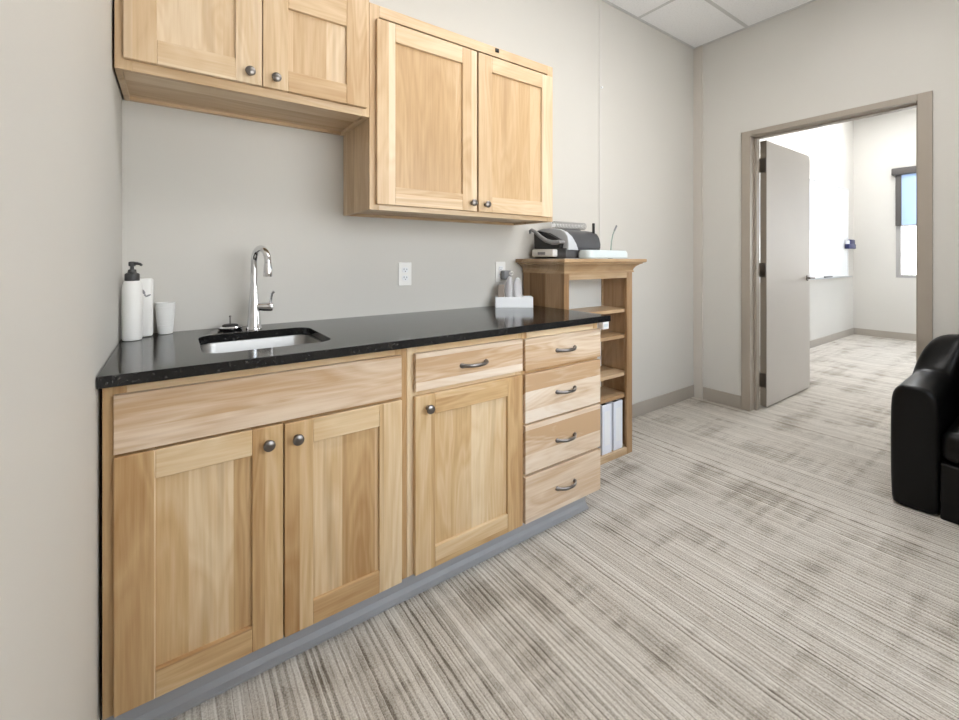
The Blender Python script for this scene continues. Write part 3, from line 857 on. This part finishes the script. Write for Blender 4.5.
# ------------------------------------------------------------------ black leather tub chair
CX0, CX1, CY1, CY0 = 2.975, 3.690, -1.398, -2.165
ch = thing('armchair', ((CX0+CX1)/2, (CY0+CY1)/2, 0), 'black leather tub armchair with rounded arms at the right edge of the picture', 'chair')
TK = .165
def chair_shell():
    m = MB()
    # centre line of the U from front of the near arm round the back to the other arm
    a, rr = TK/2, .20
    pts = []
    for i in range(15): pts.append((CX0+.03+(CX1-a-rr-CX0-.03)*i/14, CY1-a, 0))
    for i in range(1, 8):
        t = R(90*i/8); pts.append((CX1-a-rr+rr*math.sin(t), CY1-a-rr+rr*math.cos(t), 0))
    yb0, yb1 = CY1-a-rr, CY0+a+rr
    for i in range(5): pts.append((CX1-a, yb0+(yb1-yb0)*i/4, 0))
    half = pts[:]
    for p in reversed(half[:22]): pts.append((p[0], CY0+CY1-p[1], 0))
    n = len(pts)
    def height(x):
        t = max(0, min(1, (x-(CX0+.40))/.17)); t = t*t*(3-2*t)
        return .582+.010*min(1, (x-CX0)/.3)+.185*t
    rings = []
    def section(p, tan, h, k, zb=.0):
        nrm = Vector((-tan.y, tan.x, 0))            # outward
        out = []
        hw = TK/2*k
        hb = h-.095
        prof = [(-.92, zb), (-1.0, zb+.02), (-1.0, zb+.14), (-1.0, hb*.6), (-1.0, hb), (-.96, h-.050), (-.82, h-.018), (-.46, h-.002), (.0, h+.001),
                (.40, h-.001), (.74, h-.014), (.94, h-.045), (1.02, hb), (1.03, hb*.6), (1.02, zb+.14), (.97, zb+.02), (.92, zb)]
        for u, z in prof:
            if k != 1: z = h*.5+(z-h*.5)*(1-(1-k)*.14)
            out.append(Vector((p[0], p[1], 0))+nrm*hw*u+Vector((0, 0, max(z, 0))))
        return out
    for i, p in enumerate(pts):
        A, B = Vector(pts[max(0, i-1)]), Vector(pts[min(n-1, i+1)])
        tan = (B-A).normalized()
        rings.append(section(p, tan, height(p[0]), 1.0))
    t0 = Vector((1, 0, 0)); e0 = pts[0]; e1 = pts[-1]
    pre = [section((e0[0]-dx, e0[1]), t0, height(e0[0]), k) for dx, k in ((.030, .62), (.028, .80), (.020, .93), (.010, .985))]
    post = [section((e1[0]-dx, e1[1]), -t0, height(e1[0]), k) for dx, k in ((.010, .985), (.020, .93), (.028, .80), (.030, .62))]
    m.loft(pre+rings+post)
    return m.build('shell', 'leather', ch, smooth=True, subsurf=1)
chair_shell()
m = MB().box(CX0+.004, CX1-TK-.002, CY0+TK+.002, CY1-TK-.002, .0, .255, .010, 3)
m.build('seat_base', 'leather', ch, smooth=True)
m = MB().box(CX0+.002, CX1-TK-.10, CY0+TK+.003, CY1-TK-.003, .258, .400, .040, 5)
m.build('seat_cushion', 'leather', ch, smooth=True)
m = MB().box(CX1-TK-.095, CX1-TK-.002, CY0+TK+.04, CY1-TK-.04, .262, .775, .035, 5)
m.build('back_cushion', 'leather', ch, smooth=True)

# ------------------------------------------------------------------ far room fittings
wb = thing('whiteboard', (7.0, FY, .92), 'large white glossy whiteboard on the left wall of the next room', 'whiteboard')
MB().box(5.35, 8.46, FY-.014, FY-.001, .93, 2.215).build('writing_surface', 'wb', wb)
m = MB()
for a in ((5.33, 5.35, .91, 2.235), (8.46, 8.48, .91, 2.235)): m.box(a[0], a[1], FY-.020, FY-.001, a[2], a[3], .002)
m.box(5.35, 8.46, FY-.020, FY-.001, 2.215, 2.235, .002); m.box(5.35, 8.46, FY-.020, FY-.001, .91, .93, .002)
M['wbframe'] = simple('pale_board_frame', srgb(222, 222, 222), .4)
m.build('board_frame', 'wbframe', wb)
MB().box(5.6, 8.40, FY-.085, FY-.021, .905, .920, .003).build('marker_tray', 'alu', wb)
mk = thing('marker', (7.40, FY-.055, .929), 'dark marker pen lying in the whiteboard tray', 'marker')
m = MB(); m.lathe(((.006, 0), (.009, .004), (.009, .30), (.006, .305)), (7.32, FY-.055, .9292), (1, 0, 0), 14)
m.build('barrel', 'black', mk, smooth=True)
mh = thing('marker_holder', (8.47, FY-.02, 1.39), 'small dark blue holder stuck at the right edge of the whiteboard', 'holder')
m = MB(); m.box(8.30, 8.62, FY-.075, FY-.021, 1.325, 1.395, .008, 2); m.box(8.42, 8.62, FY-.065, FY-.021, 1.395, 1.465, .012, 2)
m.build('pocket', 'blue', mh, smooth=True)
m = MB(); m.box(8.30, 8.38, FY-.060, FY-.040, 1.396, 1.45, .003)
tag(m.build('note_card', 'white_card', mh), 'white card')

# unseen window behind the camera, added as soft frontal fill
w2 = bpy.data.objects.new('added_window_2', None); COL.objects.link(w2); w2.location = ((RX0+RX1)/2, YR, RZ0); w2['kind'] = 'structure'
m = MB(); q = .05
m.box(RX0, RX0+q, YR-.10, YR+.004, RZ0, RZ1); m.box(RX1-q, RX1, YR-.10, YR+.004, RZ0, RZ1)
m.box(RX0+q, RX1-q, YR-.10, YR+.004, RZ0, RZ0+q); m.box(RX0+q, RX1-q, YR-.10, YR+.004, RZ1-q, RZ1)
m.box((RX0+RX1)/2-.02, (RX0+RX1)/2+.02, YR-.08, YR-.03, RZ0+q, RZ1-q)
m.build('window_frame', 'winframe', w2)
MB().box(RX0+q, RX1-q, YR-.058, YR-.052, RZ0+q, RZ1-q).build('pane', 'glass', w2)

# window with roller shade
m = MB(); fr = .055
m.box(FX-.004, FX+.10, WY1-fr, WY1, WZ0, WZ1); m.box(FX-.004, FX+.10, WY0, WY0+fr, WZ0, WZ1)
m.box(FX-.004, FX+.10, WY0+fr, WY1-fr, WZ0, WZ0+fr*.8); m.box(FX-.004, FX+.10, WY0+fr, WY1-fr, WZ1-fr, WZ1)
m.box(FX+.03, FX+.07, (WY0+WY1)/2-.02, (WY0+WY1)/2+.02, WZ0+fr*.8, WZ1-fr)
wn = bpy.data.objects.new('window_1', None); COL.objects.link(wn); wn.location = (FX, (WY0+WY1)/2, WZ0); wn['kind'] = 'structure'
m.build('window_frame', 'winframe', wn)
MB().box(FX+.045, FX+.051, WY0+fr, WY1-fr, WZ0+fr*.8, WZ1-fr).build('pane', 'glass', wn)
w3 = bpy.data.objects.new('added_window_3', None); COL.objects.link(w3); w3.location = (FX, (VY0+VY1)/2, WZ0); w3['kind'] = 'structure'  # added out of view to let more daylight into the next room
m = MB()
m.box(FX-.004, FX+.10, VY1-fr, VY1, WZ0, WZ1); m.box(FX-.004, FX+.10, VY0, VY0+fr, WZ0, WZ1)
m.box(FX-.004, FX+.10, VY0+fr, VY1-fr, WZ0, WZ0+fr*.8); m.box(FX-.004, FX+.10, VY0+fr, VY1-fr, WZ1-fr, WZ1)
m.build('window_frame', 'winframe', w3)
MB().box(FX+.045, FX+.051, VY0+fr, VY1-fr, WZ0+fr*.8, WZ1-fr).build('pane', 'glass', w3)
w4 = bpy.data.objects.new('added_window_4', None); COL.objects.link(w4); w4.location = ((QX0+QX1)/2, FYR, QZ0); w4['kind'] = 'structure'  # unseen side window, added to light the next room
m = MB()
for k_ in range(4):
    xx = QX0+(QX1-QX0)*k_/3; m.box(max(QX0, xx-.03), min(QX1, xx+.03), FYR-.09, FYR+.004, QZ0, QZ1)
m.box(QX0, QX1, FYR-.088, FYR+.003, QZ0, QZ0+.05); m.box(QX0, QX1, FYR-.088, FYR+.003, QZ1-.05, QZ1)
m.build('window_frame', 'winframe', w4)
MB().box(QX0+.03, QX1-.03, FYR-.05, FYR-.044, QZ0+.05, QZ1-.05).build('pane', 'glass', w4)
rs = thing('roller_shade', (FX-.04, (WY0+WY1)/2, WZ1), 'pale blue roller shade with dark case, half lowered over the far window', 'shade')
MB().box(FX-.085, FX-.002, WY0-.03, WY1+.035, WZ1-.075, WZ1+.025, .012, 3).build('case', 'shade_case', rs, smooth=True)
MB().box(FX-.030, FX-.028, WY0+.02, WY1-.065, 1.66, WZ1-.06).build('fabric', 'shade', rs)
MB().box(FX-.040, FX-.005, WY1-.065, WY1-.002, 1.655, WZ1-.075, .003).build('side_channel', 'shade_case', rs)
MB().box(FX-.036, FX-.022, WY0+.02, WY1-.066, 1.645, 1.668, .003).build('hem_bar', 'winframe', rs)

# ------------------------------------------------------------------ ceiling lights
def troffer(cx, cy, z, lx, ly, mat, label):
    o = thing('ceiling_light', (cx, cy, z), label, 'ceiling light', 'recessed ceiling lights')
    m = MB(); f = .03
    m.box(cx-lx/2, cx+lx/2, cy-ly/2, cy-ly/2+f, z-.012, z-.004); m.box(cx-lx/2, cx+lx/2, cy+ly/2-f, cy+ly/2, z-.012, z-.004)
    m.box(cx-lx/2, cx-lx/2+f, cy-ly/2+f, cy+ly/2-f, z-.012, z-.004); m.box(cx+lx/2-f, cx+lx/2, cy-ly/2+f, cy+ly/2-f, z-.012, z-.004)
    m.build('light_frame', 'grid', o)
    MB().box(cx-lx/2+f, cx+lx/2-f, cy-ly/2+f, cy+ly/2-f, z-.011, z-.0045).build('diffuser', mat, o)
troffer(2.365, -1.341, ZC, 1.19, .58, 'lamp_bright', 'recessed white ceiling light nearer the door')
troffer(1.145, -1.341, ZC, 1.19, .58, 'lamp', 'recessed white ceiling light nearer the left wall')
troffer(5.7, -.52, FZ, 1.19, .58, 'fill_far', 'added unseen fill light in the next room ceiling, nearer the door')  # both next-room panels are added to lift its floor and walls
troffer(7.5, -.52, FZ, 1.19, .58, 'fill_far', 'added unseen fill light in the next room ceiling, nearer the window')

# ------------------------------------------------------------------ sky outside the far window
wd = bpy.data.worlds.new('sky'); S.world = wd; wd.use_nodes = True
nt = wd.node_tree
bg = nt.nodes['Background']
tc = nt.nodes.new('ShaderNodeTexCoord')
sz = nt.nodes.new('ShaderNodeSeparateXYZ'); nt.links.new(tc.outputs['Generated'], sz.inputs[0])
cr = nt.nodes.new('ShaderNodeValToRGB'); nt.links.new(sz.outputs['Z'], cr.inputs['Fac'])
e = cr.color_ramp.elements
e[0].position = 0; e[0].color = (1, .985, .965, 1); e[1].position = .6; e[1].color = (.72, .84, 1, 1)
nt.links.new(cr.outputs[0], bg.inputs['Color']); bg.inputs['Strength'].default_value = 6.0

# ------------------------------------------------------------------ camera
cam = bpy.data.cameras.new('camera'); co = bpy.data.objects.new('camera', cam); COL.objects.link(co)
co.location = (.144, -1.9503, 1.1848)
co.rotation_euler = (R(90), 0, -.618)
cam.sensor_width = 36; cam.sensor_fit = 'HORIZONTAL'
cam.lens = 431.376/959*36
cam.shift_y = -(360-258.12)/959
cam.shift_x = 0
cam.clip_start = .02
S.camera = co
S.view_settings.view_transform = 'Standard'; S.view_settings.look = 'None'
S.view_settings.exposure = 0.43; S.view_settings.gamma = 1.0; S.view_settings.use_curve_mapping = False
